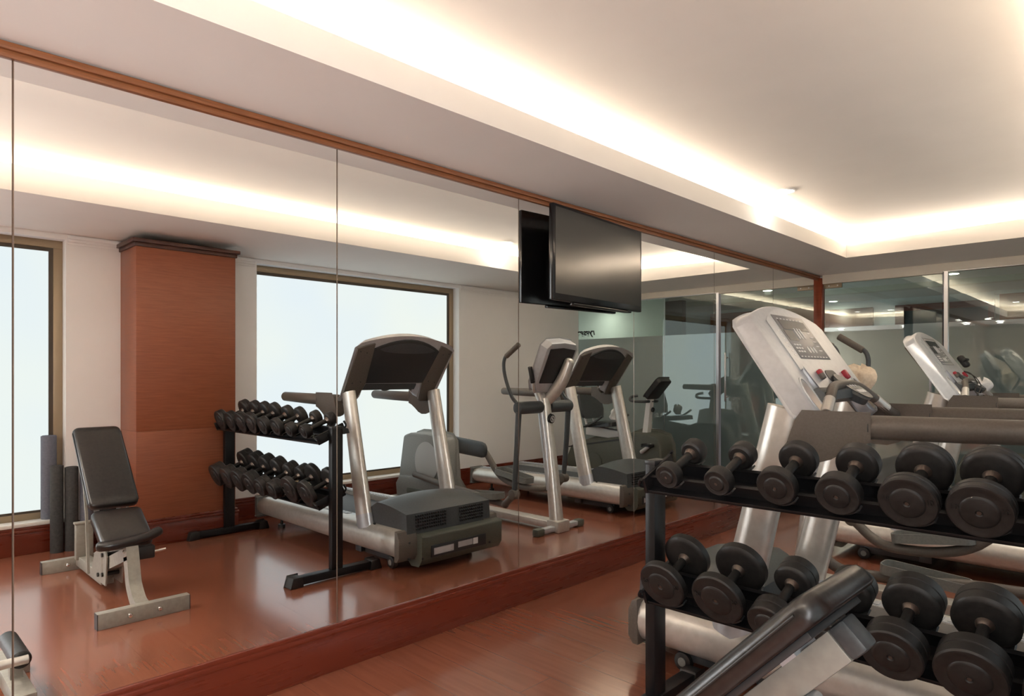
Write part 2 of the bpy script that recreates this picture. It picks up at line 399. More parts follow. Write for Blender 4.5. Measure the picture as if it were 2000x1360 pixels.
# ------------------------------------------------------------------ glass partition at the far end
YG = Y1
b = B(); box(b, .045, X1, YG-.03, YG+.05, 2.352, 2.43, .002); struct('trim_glass_header', b, M['cream'])
b = B(); box(b, .045, 1.20, YG-.028, YG+.045, 2.335, 2.353, .002); struct('trim_glass_door_head', b, M['cream'])
ZFR = 1.858
def glazed(x0, x1, ztop, name, parent):
    b = B(); box(b, x0, x1, YG, YG+.010, ZFR, ztop-.002); obj('clear_glass', b, M['glass'], parent, False)
    b = B(); box(b, x0, x1, YG, YG+.010, .03, ZFR); obj('frosted_glass', b, M['frost'], parent, False)
d = struct('door_1', box(B(), .05, 1.19, YG-.004, YG+.014, .005, .032, .002), M['alu'])
glazed(.05, 1.19, 2.335, 'door', d)
b = B(); box(b, .05, .24, YG-.012, YG+.022, 2.285, 2.335, .003); obj('patch_hinge', b, M['bronze'], d)
b = B(); cyl(b, (.11,YG-.016,2.31), (.11,YG-.011,2.31), .006); cyl(b, (.2,YG-.016,2.31), (.2,YG-.011,2.31), .006); pieces('hinge_screw', b, M['alu'], d)
b = B(); tube(b, [(1.10,YG-.06,1.03), (1.10,YG-.06,1.61)], .012, roundend=.4)
for z in (1.08,1.555): cyl(b, (1.10,YG-.06,z), (1.10,YG,z), .009)
obj('pull_handle', b, M['alu'], d)
def post(x): 
    b = B(); box(b, x-.018, x+.018, YG-.025, YG+.035, 0, 2.36, .003); return b
b = post(1.225); box(b, 1.2, X1, YG-.02, YG+.03, 2.345, 2.36, .002); box(b, 1.24, 3.475, YG-.015, YG+.025, 0, .03)
w = struct('window_3', b, M['alu'])
glazed(1.243, 2.00, 2.345, 'a', w); glazed(2.006, 3.475, 2.345, 'b', w)
b = B(); box(b, 2.0005, 2.0055, YG-.001, YG+.011, .03, 2.345); obj('glass_joint', b, M['alu'], w)
# lettering on the glass / wall corner, faces the room
b = text_bm('rygsgæ', .125, .0015, .25); xf(b, frame_mtx((3.33,YG-.006,1.955), (1,0,0), (0,0,1), (0,-1,0)))
t = obj('script_lettering', b, M['ink'], None, False); setp(t, 'small black script lettering stuck high on the glass partition near the window wall', 'sign')

# corridor beyond the glass
b = B(); box(b, -2.4, 5.6, Y1+.06, 14, 2.47, 2.55); struct('ceiling_corridor', b, M['plaster'])
b = B(); box(b, -2.4, 5.6, 10.55, 10.65, 0, 2.5); struct('wall_corridor', b, M['wallpaint'])
b = B(); box(b, 4.2, 4.3, Y1+.1, 10.6, 0, 2.5); struct('wall_corridor_right', b, M['wallpaint'])
b = B(); box(b, -2.4, -2.3, Y1+.1, 10.6, 0, 2.5); struct('wall_corridor_left', b, M['wallpaint'])
b = B(); box(b, -.6, 5.6, 8.9, 9.05, 2.405, 2.47); struct('trim_corridor_beam', b, M['cream'])
b = B(); box(b, -1.7, -.41, 10.50, 10.549, 0, 2.36, .004); box(b, -1.05, -1.04, 10.495, 10.50, 0, 2.36)
setp(obj('wall_cladding', b, M['darkwood']), 'dark brown wood panel in the corridor seen through the glass door', 'wall panel')
dd = thing('corridor_doorway', 'red-brown framed doorway in the corridor seen above the frosted band', 'doorway', (.5,10.52,0))
b = B(); box(b, -.6, -.48, -.04, .029, 0, 2.36); box(b, .55, .62, -.04, .029, 0, 2.36); box(b, -.48, .55, -.04, .029, 2.27, 2.36); obj('door_frame', b, M['mahogany'], dd)
b = B(); box(b, -.48, .55, -.01, .02, 0, 2.27); obj('door_leaf', b, M['slate'], dd)
b = B(); box(b, 1.18, 3.1, 10.46, 10.549, 0, 2.42, .004)
setp(obj('wall_cladding', b, M['oak']), 'orange-brown wood panel at the right end of the corridor wall', 'wall panel')
b = B(); box(b, 1.12, 3.15, 10.44, 10.549, 2.42, 2.469, .004); struct('trim_corridor_cornice', b, M['sill'])
b = B(); box(b, 2.22, 2.50, 8.1, 8.2, 0, 2.404); setp(obj('wall_cladding', b, M['darkwood']), 'very dark wood partition standing in the corridor close behind the glass', 'wall panel')

b = B(); box(b, 2.50, 4.2, 8.1, 8.2, 0, 2.47); struct('wall_corridor_near', b, M['wallpaint'])
# ------------------------------------------------------------------ lamps
def downlight(x, y, z, lab, e=8, grp='recessed ceiling lights'):
    t = thing('downlight', lab, 'ceiling light', (x,y,z), 0, grp)
    b = B(); prism(b, ellipse(0,0,.070,.070,28), -.010, .0, 'xy', holes=[ellipse(0,0,.058,.058,28)]); obj('trim_ring', b, M['white'], t)
    b = B(); prism(b, ellipse(0,0,.058,.058,28), -.008, -.003, 'xy'); obj('lens', b, M['lamp'], t)
    l = bpy.data.lights.new('downlight_lamp', 'SPOT'); l.energy = e; l.color = (1,.89,.76); l.spot_size = R(84 if 4 < y < 7.3 else 100 if y < 4 else 168); l.spot_blend = 1.; l.shadow_soft_size = .04
    o = bpy.data.objects.new('downlight_lamp', l); COL.objects.link(o); o.location = (0,0,-.03); o.parent = t
downlight(.675, 4.86, ZU, 'round recessed light in the tray ceiling above the treadmills, nearer the mirror', 22)
downlight(2.285, 4.76, ZU, 'round recessed light in the tray ceiling, seen only in the mirror left of the television', 22)
downlight(.726, -.6, ZU, 'round recessed light in the tray ceiling behind the viewer, mirror side', 40)  # unseen pair added behind the viewer to brighten the room
downlight(2.15, -.6, ZU, 'round recessed light in the tray ceiling behind the viewer, window side', 40)
for k, (x, y, z) in enumerate(((1.48,-.6,ZU),(.25,-.75,2.452),(3.0,-.75,2.442),(.30,-1.75,2.44),(1.5,-1.75,2.44),(2.9,-1.75,2.44))):  # more fill lights added out of view
    downlight(x, y, z-.002, ['round recessed light at the middle of the tray ceiling behind the viewer', 'round soffit light behind the viewer close to the mirror', 'round soffit light behind the viewer close to the window',
       'round soffit light at the back wall, mirror corner', 'round soffit light at the middle of the back wall', 'round soffit light at the back wall, window corner'][k], 40)
downlight(1.07, 8.35, 2.469, 'bright round corridor light close behind the glass partition', 16)
downlight(-.9, 10.25, 2.469, 'small corridor light at the far left behind the glass door', 14)
downlight(3.5, 7.74, 2.469, 'corridor light on the far right behind the glass partition', 7)  # added to brighten the near corridor wall and the glass
def cove(name, loc, sx, sy, e, rot, colr=None):
    l = bpy.data.lights.new(name, 'AREA'); l.shape = 'RECTANGLE'; l.size = sx; l.size_y = sy; l.energy = e; l.color = colr or (1,.86,.70)
    o = bpy.data.objects.new(name, l); COL.objects.link(o); o.location = loc; o.rotation_euler = rot; return o
CE = 4.3; CB = 2.2
ym = (CY0+CY1)/2; yl = CY1-CY0; xm = (CX0+CX1)/2; xl = CX1-CX0
TL = R(72); WB = (1,.88,.74)
YM = .1                                     # cove strips behind the viewer are boosted as added fill light
for y0, y1, k, c_ in ((YM, CY1, 1., None), (CY0, YM, CB, WB)):
    l1 = cove('cove_lamp', (CX0-.38, (y0+y1)/2, ZE+.14), .03, y1-y0, CE*k*(y1-y0), (pi,TL,0), c_)
    l2 = cove('cove_lamp', (CX1+.38, (y0+y1)/2, ZE+.14), .03, y1-y0, CE*k*(y1-y0), (pi,-TL,0), c_)
cove('cove_lamp', (xm, CY1+.38, ZE+.14), xl, .03, 1.7*CE*xl, (pi+TL,0,0))
cove('cove_lamp', (xm, CY0-.38, ZE+.14), xl, .03, CE*CB*1.3*xl, (pi-TL,0,0), WB)  # unseen rear cove strip, strength raised as added fill

# ------------------------------------------------------------------ television
tv = thing('television', 'flat black television hanging on the mirror just under the wooden trim', 'television', (.085,3.345,2.073), R(0))
tv.rotation_euler = (0, 0, R(5.0))
# local: screen faces +x, width along y
b = B(); box(b, -.016, .018, -.512, .512, -.285, .285, .006); obj('casing', b, M['tv'], tv)
b = B(); box(b, .0182, .0195, -.492, .492, -.245, .268); obj('screen', b, M['tvscreen'], tv, False)
b = B(); box(b, -.04, -.016, -.30, .30, -.22, .10, .01); obj('rear_housing', b, M['tv'], tv)
b = B(); box(b, -.02, .012, -.30, .34, -.302, -.284, .005); obj('speaker_bar', b, M['tv'], tv)
b = B(); box(b, -.080, -.036, -.05, .05, -.1, .06, .003); obj('wall_bracket', b, M['blackmetal'], tv)

# ------------------------------------------------------------------ treadmill
def console_m():
    e1 = V((-.29,0,.415)).normalized(); n = V((.415,0,.29)).normalized()
    return frame_mtx((1.82-.93, 0, 1.21), e1, (0,1,0), n)
def xfc(bm):
    "console-local (s,t,w) to the treadmill frame; the face is narrower than the back"
    mc = console_m()
    for v in bm.verts:
        q = min(1, max(0, (v.co.z+.10)/.10)); v.co.y *= 1-.13*q
        w = v.co.z; v.co.z = w-.002 if w < -.1 else (w*.62-.04 if w < 0 else w-.04); v.co = mc @ v.co
    return bm
def make_treadmill(loc, label, extra):
    t = thing('treadmill', label, 'treadmill', loc, 0, 'treadmills facing the mirror')
    # side rails: D-section sweep
    for s in (-1,1):
        b = B(); rings = []
        for x, zt, zb, w in ((.05,.300,.100,1.),(.6,.296,.098,1.),(1.3,.282,.098,1.),(2.18,.258,.102,1.)):
            pts = []
            for k in range(11):
                a = -pi/2 + pi*k/10; pts.append((s*(.345+.095*w*cos(a)**.8 if cos(a) > 0 else .345), (zt+zb)/2 + (zt-zb)/2*sin(a)))
            pts += [(s*.27, zt-.004), (s*.27, zb+.03)]
            rings.append([b.verts.new((x, *p)) for p in pts])
        for a, c in zip(rings, rings[1:]):
            for k in range(len(a)): b.faces.new((a[k], a[(k+1)%len(a)], c[(k+1)%len(a)], c[k]))
        b.faces.new(rings[0]); b.faces.new(rings[-1]); obj('side_rail', b, M['silver'], t)
        b = B(); box(b, 2.18, 2.215, s*.27, s*.432, .095, .262, .012); obj('rail_end_cap', b, M['midgrey'], t)
        b = B(); 
        prism(b, [(.05,.304),(.02,.295),(.0,.25),(.0,.13),(.025,.097),(.055,.095)], s*.30, s*.443, bev=.004); obj('front_corner_cap', b, M['greypl'], t)
        b = B(); box(b, .60, 2.15, s*.275, s*.345, .262, .268); 
        for k in range(30): box(b, .85+k*.043, .875+k*.043, s*.285, s*.335, .268, .2725)
        bb = obj('foot_strip', b, M['silverlt'], t); bb.rotation_euler = (0, R(.9), 0); bb.location = (0,0,.035)
    b = B(); box(b, .3, 2.17, -.262, .262, .225, .238, .003); obj('running_belt', b, M['belt'], t)
    b = B(); box(b, .1, 2.1, -.27, .27, .12, .222); obj('deck', b, M['darkpl'], t)
    b = B(); cyl(b, (2.17,-.262,.215), (2.17,.262,.215), .022); obj('rear_roller', b, M['darkpl'], t)
    # lower front cover
    b = B(); prism(b, [(-.035,.265),(-.055,.25),(-.05,.10),(-.02,.055),(.06,.05),(.12,.10),(.12,.272)], -.30, .435, bev=.006)
    obj('front_cover', b, M['greenpl'], t)
    b = B(); box(b, -.0585, -.05, -.22, .27, .105, .185, .003); rc = obj('recessed_plate', b, M['darkpl'], t)
    b = B(); box(b, -.0605, -.058, -.20, -.03, .12, .165); box(b, -.0605, -.058, .01, .14, .13, .17); pieces('label_plate', b, M['silverlt'], rc, False)
    b = B(); box(b, -.0612, -.0604, .145, .19, .128, .172); 
    for k in range(4): box(b, -.0612, -.0604, -.19, -.06+.012*(k%2), .126+k*.009, .129+k*.009)
    pieces('label_print', b, M['print'], rc, False)
    b = B()
    for y in (-.29,.31,-.36,.41):
        for z in (.11,.22): cyl(b, (-.0535 if -.3 < y < .4 else -.004,y,z), (-.047 if -.3 < y < .4 else .01,y,z), .008, 12)
    pieces('screw', b, M['darkpl'], t)
    # motor hood, domed
    b = B(); nx, ny = 10, 12; g = []
    for i in range(nx+1):
        row = []
        for j in range(ny+1):
            u = i/nx; w = j/ny*2-1
            x = .02+u*.50; z = .405+.075*sin(min(1,u*1.2)*pi*.62)*(1-.45*w*w)-.16*max(0,u-.72)**1*1.8
            row.append(b.verts.new((x, w*.37, z)))
        g.append(row)
    for i in range(nx):
        for j in range(ny): b.faces.new((g[i][j], g[i+1][j], g[i+1][j+1], g[i][j+1]))
    bot = []
    edge = [g[0][j] for j in range(ny+1)] + [g[i][ny] for i in range(1,nx+1)] + [g[nx][j] for j in range(ny-1,-1,-1)] + [g[i][0] for i in range(nx-1,0,-1)]
    bot = [b.verts.new((v.co.x-(.01 if v.co.x < .03 else 0), v.co.y, .262)) for v in edge]
    for k in range(len(edge)): b.faces.new((edge[k], edge[(k+1)%len(edge)], bot[(k+1)%len(edge)], bot[k]))
    b.faces.new(bot); obj('motor_hood', b, M['slate'], t, ang=50)
    for y0, nn in ((-.30,14),(.08,12)):
        b = B()
        for k in range(nn):
            for r_ in range(5): box(b, .004, .0155, y0+k*.019, y0+k*.019+.009, .292+r_*.022, .305+r_*.022)
        obj('vent_slots', b, M['darkpl'], t, False)
    b = B(); prism(b, [(.46,.262),(.50,.36),(.545,.35),(.62,.27),(.62,.262)], -.39, -.27); prism(b, [(.46,.262),(.50,.36),(.545,.35),(.62,.27),(.62,.262)], .27, .39); pieces('hood_corner', b, M['darkpl'], t)
    # uprights
    for s in (-1,1):
        b = B(); tube(b, [(.495,s*.385,.255), (.570,s*.385,.55), (.728,s*.385,1.215)], [.086,.083,.072], 32, ell=.52, up=(1,0,0)); u = obj('upright', b, M['silver'], t)
        b = B(); tube(b, [(.492,s*.385,.250), (.517,s*.385,.345)], [.088,.087], 32, ell=.525, up=(1,0,0)); obj('upright_foot', b, M['silverlt'], u)
        b = B(); cyl(b, (.36,s*.395,.30), (.372,s*.395,.30), .008, 10); pieces('screw', b, M['darkpl'], u)
    # console
    mc = console_m()
    c = obj('console', xfc(console_body()), M['silverlt'], t, ang=32)
    # seam-framed face plate
    arch = [(.215,-.285),(.215,.285)] + [(.475+.085*(1-(k/10*2-1)**2), .285-.057*k) for k in range(11)]
    b = B(); prism(b, arch, -.0005, .004, 'xy', bev=.0015); obj('face_plate', xfc(b), M['silverlt'], c)
    b = B(); box(b, .275, .515, -.185, .205, .004, .0062, .001); pn = obj('display_panel', xfc(b), M['panel'], c)
    b = B(); box(b, .435, .488, -.15, .175, .0062, .0072); box(b, .372, .43, -.165, -.055, .0062, .0075); pieces('screen', xfc(b), M['screen'], pn, False)
    b = B()
    for k in range(3): box(b, .385, .445, -.025+k*.035, -.011+k*.035, .0062, .0078, .0008)
    for k in range(3): prism(b, ellipse(.325, -.01+k*.04, .018, .010, 12), .0062, .0078, 'xy')
    for r_ in range(3):
        for k in range(3): box(b, .345-r_*.018, .353-r_*.018, -.16+k*.032, -.138+k*.032, .0062, .0075)
    for k in range(6): box(b, .32+k*.025, .326+k*.025, .125, .165, .0062, .0072)
    for k in range(7): box(b, .29+k*.022, .296+k*.022, -.235, -.215, .004, .005)
    for k in range(8): box(b, .492, .497, -.15+k*.04, -.13+k*.04, .0062, .0072)
    for k in range(9): box(b, .283, .288, -.17+k*.04, -.15+k*.04, .0062, .0072)
    pieces('key', xfc(b), M['print'], pn, False)
    # lower band with knobs, bulging
    b = B(); prism(b, [(-.255,.155),(-.24,.12),(.24,.12),(.255,.155),(.27,.235),(-.27,.235)] and [(.120,-.245),(.120,.245),(.222,.262),(.222,-.262)], -.02, .016, 'xy', bev=.008); obj('control_band', xfc(b), M['silverlt'], c)
    b = B(); prism(b, rrect(.145,.205,-.055,.085,.028), .016, .0185, 'xy'); obj('center_pad', xfc(b), M['darkpl'], c)
    for y, m_, n_ in ((-.15,'greypl','speed_knob'),(.19,'red','stop_button')):
        b = B(); box(b, .155, .200, y-.014, y+.014, .014, .036, .006); obj(n_, xfc(b), M[m_], c)
        if n_ == 'speed_knob':
            b = B(); box(b, .178, .2005, y-.0145, y+.0145, .016, .0365, .005); obj('knob_grip', xfc(b), M['red'], c)
    # dark curved tray under band
    b = B(); rings = []
    for k in range(13):
        w = k/12*2-1; yy = w*.285; bow = .055*(1-w*w)
        rings.append([b.verts.new(q) for q in ((.118, yy, .016), (.085-bow*.2, yy, .030+bow*.7), (.050-bow*.1, yy, .02+bow*.5), (.062, yy, -.03), (.12, yy, -.035))])
    for a, d_ in zip(rings, rings[1:]):
        for k in range(5): b.faces.new((a[k], a[(k+1)%5], d_[(k+1)%5], d_[k]))
    b.faces.new(rings[0]); b.faces.new(rings[-1]); obj('tray', xfc(b), M['slate'], c)
    # back panels
    arch2 = [(.165,-.29),(.165,.29)] + [(.465+.095*(1-(k/10*2-1)**2), .30-.06*k) for k in range(11)]
    b = B(); prism(b, arch2, -.112, -.100, 'xy', bev=.002); bk = obj('back_panel', xfc(b), M['darkpl'], c)
    lens = [(.475+.060*(1-(k/12*2-1)**2), .25-.5*k/12) for k in range(13)] + [(.462-.018*(1-(k/12*2-1)**2), -.25+.5*k/12) for k in range(1,12)]
    b = B(); prism(b, lens, -.116, -.111, 'xy'); obj('brow_inset', xfc(b), M['slate'], bk)
    for s in (-1,1):
        b = B(); prism(b, [(-.02,s*.40),(.47,s*.428),(.50,s*.36),(.52,s*.30),(.165,s*.26),(-.02,s*.30)], -.113, -.098, 'xy', bev=.002); wing = obj('back_wing', xfc(b), M['greypl'], bk)
        b = B()
        for ss, tt in ((.45,.40),(.44,.345),(.17,.375),(.18,.31)): cyl(b, (ss,s*tt,-.1155), (ss,s*tt,-.112), .006, 10)
        pieces('screw', xfc(b), M['darkpl'], wing)
        # cup holder bowl
        b = B(); ring_o = ellipse(.085, s*.352, .086, .046, 24); 
        prism(b, [(p[0], p[1]) for p in ellipse(.085, s*.352, .095, .054, 24)], -.002, .004, 'xy', holes=[ring_o]); ch = obj('cup_holder_rim', xfc(b), M['silverlt'], c)
        b = B(); top = [b.verts.new((p[0],p[1],.001)) for p in ring_o]; bt = [b.verts.new((.085+(p[0]-.085)*.8, s*.355+(p[1]-s*.355)*.8, -.085)) for p in ring_o]
        for k in range(24): b.faces.new((top[k], top[(k+1)%24], bt[(k+1)%24], bt[k]))
        b.faces.new(bt); obj('cup_holder', xfc(b), M['silver'], c)
    # handrails
    for s in (-1,1):
        y = s*.425
        b = B(); prism(b, [(.835,1.198),(1.06,1.198),(1.06,1.114),(1.03,1.105),(.975,1.075),(.93,1.045),(.885,1.030),(.83,1.032),(.785,1.045),(.780,1.075),(.80,1.13),(.815,1.17)], y-.040, y+.040, bev=.014); hr = obj('handrail_bracket', b, M['greypl'], t)
        b = B(); tube(b, [(1.055,y,1.156), (1.35,y,1.160), (1.665,y,1.166)], [.0435,.042,.038], 20, ell=.92, roundend=.5); h2 = obj('handrail', b, M['greypl'], t)
        b = B(); tube(b, [(1.0625,y,1.156), (1.066,y,1.156)], .0446, 20, ell=.95); obj('rail_joint', b, M['darkpl'], h2)
    # hand-pulse bar
    b = B(); tube(b, [(.87,-.41,1.16), (.87,-.34,1.18), (.855,-.24,1.26), (.83,-.12,1.298), (.83,.12,1.298), (.86,.24,1.25), (.91,.34,1.18), (.93,.41,1.155)], .021, 14, curve=5); pb = obj('pulse_bar', b, M['greypl'], t)
    b = B(); tube(b, [(.868,-.325,1.195), (.858,-.26,1.248)], .0225, 14); tube(b, [(.872,.265,1.236), (.902,.325,1.192)], .0225, 14); pieces('pulse_grip', b, M['silver'], pb)
    b = B(); m2 = frame_mtx((.845,.03,1.288), (-.80,0,.52), (0,1,0), V((.52,0,.80)))
    prism(b, ellipse(0,0,.085,.068,28), -.035, .012, 'xy', bev=.008); cp = obj('remote_pad', xf(b, m2), M['slate'], pb)
    b = B(); prism(b, ellipse(0,0,.089,.072,28), -.004, .009, 'xy', bev=.003); obj('pad_rim', xf(b, m2), M['midgrey'], cp)
    b = B()
    for k in range(5): box(b, -.05, -.03, -.04+k*.018, -.030+k*.018, .012, .0135)
    for k in range(3): prism(b, ellipse(.015, -.030+k*.03, .022, .008, 12), .012, .0135, 'xy')
    pieces('button', xf(b, m2), M['print'], cp, False)
    # wheels and chassis
    for s in (-1,1):
        b = B(); cyl(b, (.235,s*.335-.018,.043), (.235,s*.335+.018,.043), .043, 24, bev=.006); w_ = obj('wheel', b, M['rubber'], t)
        b = B(); cyl(b, (.235,s*.335-.022,.043), (.235,s*.335+.022,.043), .020, 16); obj('wheel_hub', b, M['midgrey'], w_)
        b = B(); cyl(b, (2.0,s*.30,0), (2.0,s*.30,.03), .03, 18); cyl(b, (2.0,s*.30,.03), (2.0,s*.30,.12), .012, 10); obj('levelling_foot', b, M['darkpl'], t)
    b = B(); box(b, .20, .60, -.33, .33, .045, .10, .004); box(b, .6, .68, -.36, .36, .05, .10, .004); obj('lift_chassis', b, M['darkpl'], t)
    if extra: extra(t)
    return t
def console_body():
    pts = []
    # lower near arm (t negative) rounded bottom, then gap, far arm, then side up, arch
    def arc(cx, cy, r, a0, a1, n=6): return [(cx+r*cos(R(a0+(a1-a0)*k/n)), cy+r*sin(R(a0+(a1-a0)*k/n))) for k in range(n+1)]
    pts += arc(.055, -.370, .065, 270, 180); pts += arc(.04, -.325, .05, 180, 90)[1:]
    pts = arc(.05, -.375, .06, 270, 180) + arc(.05, -.335, .06, 180, 90)
    pts = [(p[0], p[1]) for p in pts]
    pts += [(.10, -.275), (.165, -.26), (.165, .26), (.10, .275)]
    pts += [(p[0], -p[1]) for p in (arc(.05, -.375, .06, 270, 180) + arc(.05, -.335, .06, 180, 90))[::-1]]
    pts += [(.47, .437)] + [(.505+.075*(1-(k/16*2-1)**2), .40-.80*k/16) for k in range(17)] + [(.47, -.437)]
    holes = [ellipse(.085, s*.352, .086, .046, 24) for s in (-1,1)]
    b = B(); prism(b, pts, -.10, 0, 'xy', holes=holes)
    es = [e for e in b.edges if len(e.link_faces) == 2 and e.calc_face_angle(0) > R(60) and abs(e.verts[0].co.z-e.verts[1].co.z) < 1e-5 and not any((((v.co.x-.085)/.087)**2+((abs(v.co.y)-.352)/.047)**2) < 1.03 for v in e.verts)]
    bmesh.ops.bevel(b, geom=es, offset=.012, segments=3, profile=.5, affect='EDGES', clamp_overlap=True)
    return b
YT1, YT2 = 2.945, 5.425
tm1 = make_treadmill((.93, YT1, 0), 'nearer silver and grey treadmill, directly behind the dumbbell rack', None)
tm2 = copy_tree(tm1); tm2.location = (.93, YT2, 0); tm2['label'] = 'farther silver and grey treadmill, beyond the elliptical trainer, with a headset clipped on its console'
# safety clip with cord on the far console
mc = Matrix.Translation((.93,YT2,0)) @ console_m()
b = B(); box(b, .22, .32, .19, .265, .0, .045, .018, 3); box(b, .262, .280, .17, .28, .025, .055, .006); k = obj('headset', xf(b, mc), M['rubber'])
setp(k, 'black headset clipped on the right side of the farther treadmill console', 'headset')
b = B(); tube(b, [mc @ V(p) for p in ((.17,-.13,.038),(.13,-.11,.06),(.06,-.09,.05),(.02,-.16,.02),(-.02,-.22,.03),(-.025,-.30,.02))], .0035, 8, curve=5)
tube(b, [mc @ V(p) for p in ((.165,-.125,.038),(.10,-.13,.07),(.03,-.11,.06),(-.01,-.19,.03),(-.02,-.27,.03))], .003, 8, curve=5)
setp(obj('safety_cord', b, M['rubber']), 'thin black safety cord dangling from the farther treadmill console', 'cord')

# ------------------------------------------------------------------ towels
def towel(name, loc, w, h, d, m, lab, seed, rz=0):
    rnd = random.Random(seed); b = B(); nu, nv = 30, 16; ph = [rnd.uniform(0,6.28) for _ in range(6)]; rings = []
    for j in range(nv+1):
        v = j/nv; ring = []
        for i in range(nu):
            a = 2*pi*i/nu
            r = 1 + .16*sin(3*a+ph[0]+v*2) + .10*sin(5*a+ph[1]-v*3) + .05*sin(8*a+ph[2]+v*5)
            sc = (.62+.38*sin(min(1,v*1.25)*pi*.5)) * (1 if v < .82 else max(0,1-(v-.82)/.18)**.5*.72+.28)
            ring.append(b.verts.new((cos(a)*w*r*sc + .012*sin(v*7+ph[3]), sin(a)*d*r*sc + .25*w*(1-v)*sin(ph[4]), v*h + .02*sin(2*a+ph[5])*v)))
        rings.append(ring)
    for a, c in zip(rings, rings[1:]):
        for k in range(nu): b.faces.new((a[k], a[(k+1)%nu], c[(k+1)%nu], c[k]))
    b.faces.new(rings[0][::-1]); b.faces.new(rings[-1])
    o = obj(name, b, m, ang=80, loc=loc); o.rotation_euler = (0,0,rz); return setp(o, lab, 'towel', None)

# ------------------------------------------------------------------ elliptical trainer
YE = 4.20
e = thing('elliptical_trainer', 'silver and grey elliptical trainer between the two treadmills', 'elliptical trainer', (1.05,YE,0))
ox = 1.05
def P(x, y, z): return (x-ox, y-YE, z)
b = B(); box(b, .0, 1.55, -.065, .065, .025, .085, .008); er = obj('base_rail', b, M['silver'], e)
b = B(); box(b, -.07, .07, -.075, .075, .0, .10, .012); obj('front_block', b, M['silver'], e)
b = B(); box(b, -.03, .03, -.25, .27, .012, .055, .006); ff = obj('front_foot', b, M['silverlt'], e)
for s in (-1,1):
    b = B(); box(b, -.036, .036, .01+s*.255-.045, .01+s*.255+.045, 0, .062, .014); obj('foot_cap', b, M['greenpl'], ff)
b = B(); tube(b, [P(1.07,YE,.08), P(1.12,YE,.5), P(1.21,YE,1.14)], [.062,.055,.045], 24, ell=1.0); obj('column', b, M['silver'], e)
b = B(); tube(b, [P(1.12,YE-.03,.35), P(1.165,YE-.035,.75), P(1.225,YE-.035,1.12)], [.03,.038,.038], 16); obj('column_spine', b, M['silverlt'], e)
b = B(); m2 = frame_mtx(P(1.135,YE-.005,.965), (0,1,0), (-.1,0,1), (-1,0,-.1)); prism(b, ellipse(0,0,.034,.04,24), -.005, .022, 'xy', bev=.003); bd = obj('round_badge', xf(b, m2), M['screen'], e)
b = B(); prism(b, ellipse(0,0,.024,.028,24), .022, .0235, 'xy', holes=[ellipse(0,0,.019,.023,24)]); 
box(b, -.003, .003, -.016, .016, .022, .0235); box(b, -.012, .0, .004, .009, .022, .0235); box(b, .0, .012, -.009, -.004, .022, .0235)
obj('badge_mark', xf(b, m2), M['print'], bd, False)
b = B(); tube(b, [P(1.215,YE,1.10), P(1.28,YE,1.22), P(1.27,YE,1.33), P(1.20,YE,1.42)], [.05,.052,.05,.035], 16, curve=4); nk = obj('neck', b, M['silver'], e)
# console head, leaning; back towards the mirror
m2 = frame_mtx(P(1.24,YE,1.27), V((-.20,0,.39)), (0,1,0), V((.39,0,.20)))
b = B(); prism(b, [(-.05,-.13),(-.05,.13),(.03,.175),(.37,.195),(.42,.155),(.435,.0),(.42,-.155),(.37,-.195),(.03,-.175)], -.085, 0, 'xy', bev=.014); eh = obj('console', xf(b, m2), M['silverlt'], e)
b = B(); prism(b, [(.05,-.145),(.05,.145),(.37,.155),(.385,.0),(.37,-.155)], -.092, -.084, 'xy', bev=.002); obj('back_panel', xf(b, m2), M['darkpl'], eh)
b = B(); prism(b, [(.05,-.14),(.05,.14),(.37,.15),(.37,-.15)], -.001, .004, 'xy', bev=.001); obj('display_panel', xf(b, m2), M['panel'], eh)
b = B(); tube(b, [m2 @ V(q) for q in ((-.12,.03,-.10),(-.02,.05,-.125),(.12,.075,-.14),(.27,.09,-.125))], [.045,.055,.055,.045], 16, curve=4, roundend=.8); obj('cable_housing', b, M['silver'], e)
# static handles
for s in (-1,1):
    b = B(); tube(b, [P(1.26,YE+s*.03,1.26), P(1.20,YE+s*.14,1.20), P(1.17,YE+s*.19,1.30)], .014, 12, curve=4); sh = obj('fixed_handle', b, M['silver'], e)
    b = B(); tube(b, [P(1.175,YE+s*.188,1.28), P(1.18,YE+s*.215,1.41)], .019, 14, roundend=.4); obj('grip', b, M['rubber'], sh)
# pivots
for s in (-1,1):
    b = B(); cyl(b, P(1.215,YE+s*.05,1.065), P(1.215,YE+s*.335,1.065), .054, 28, bev=.012); obj('pivot_drum', b, M['slate'], e)
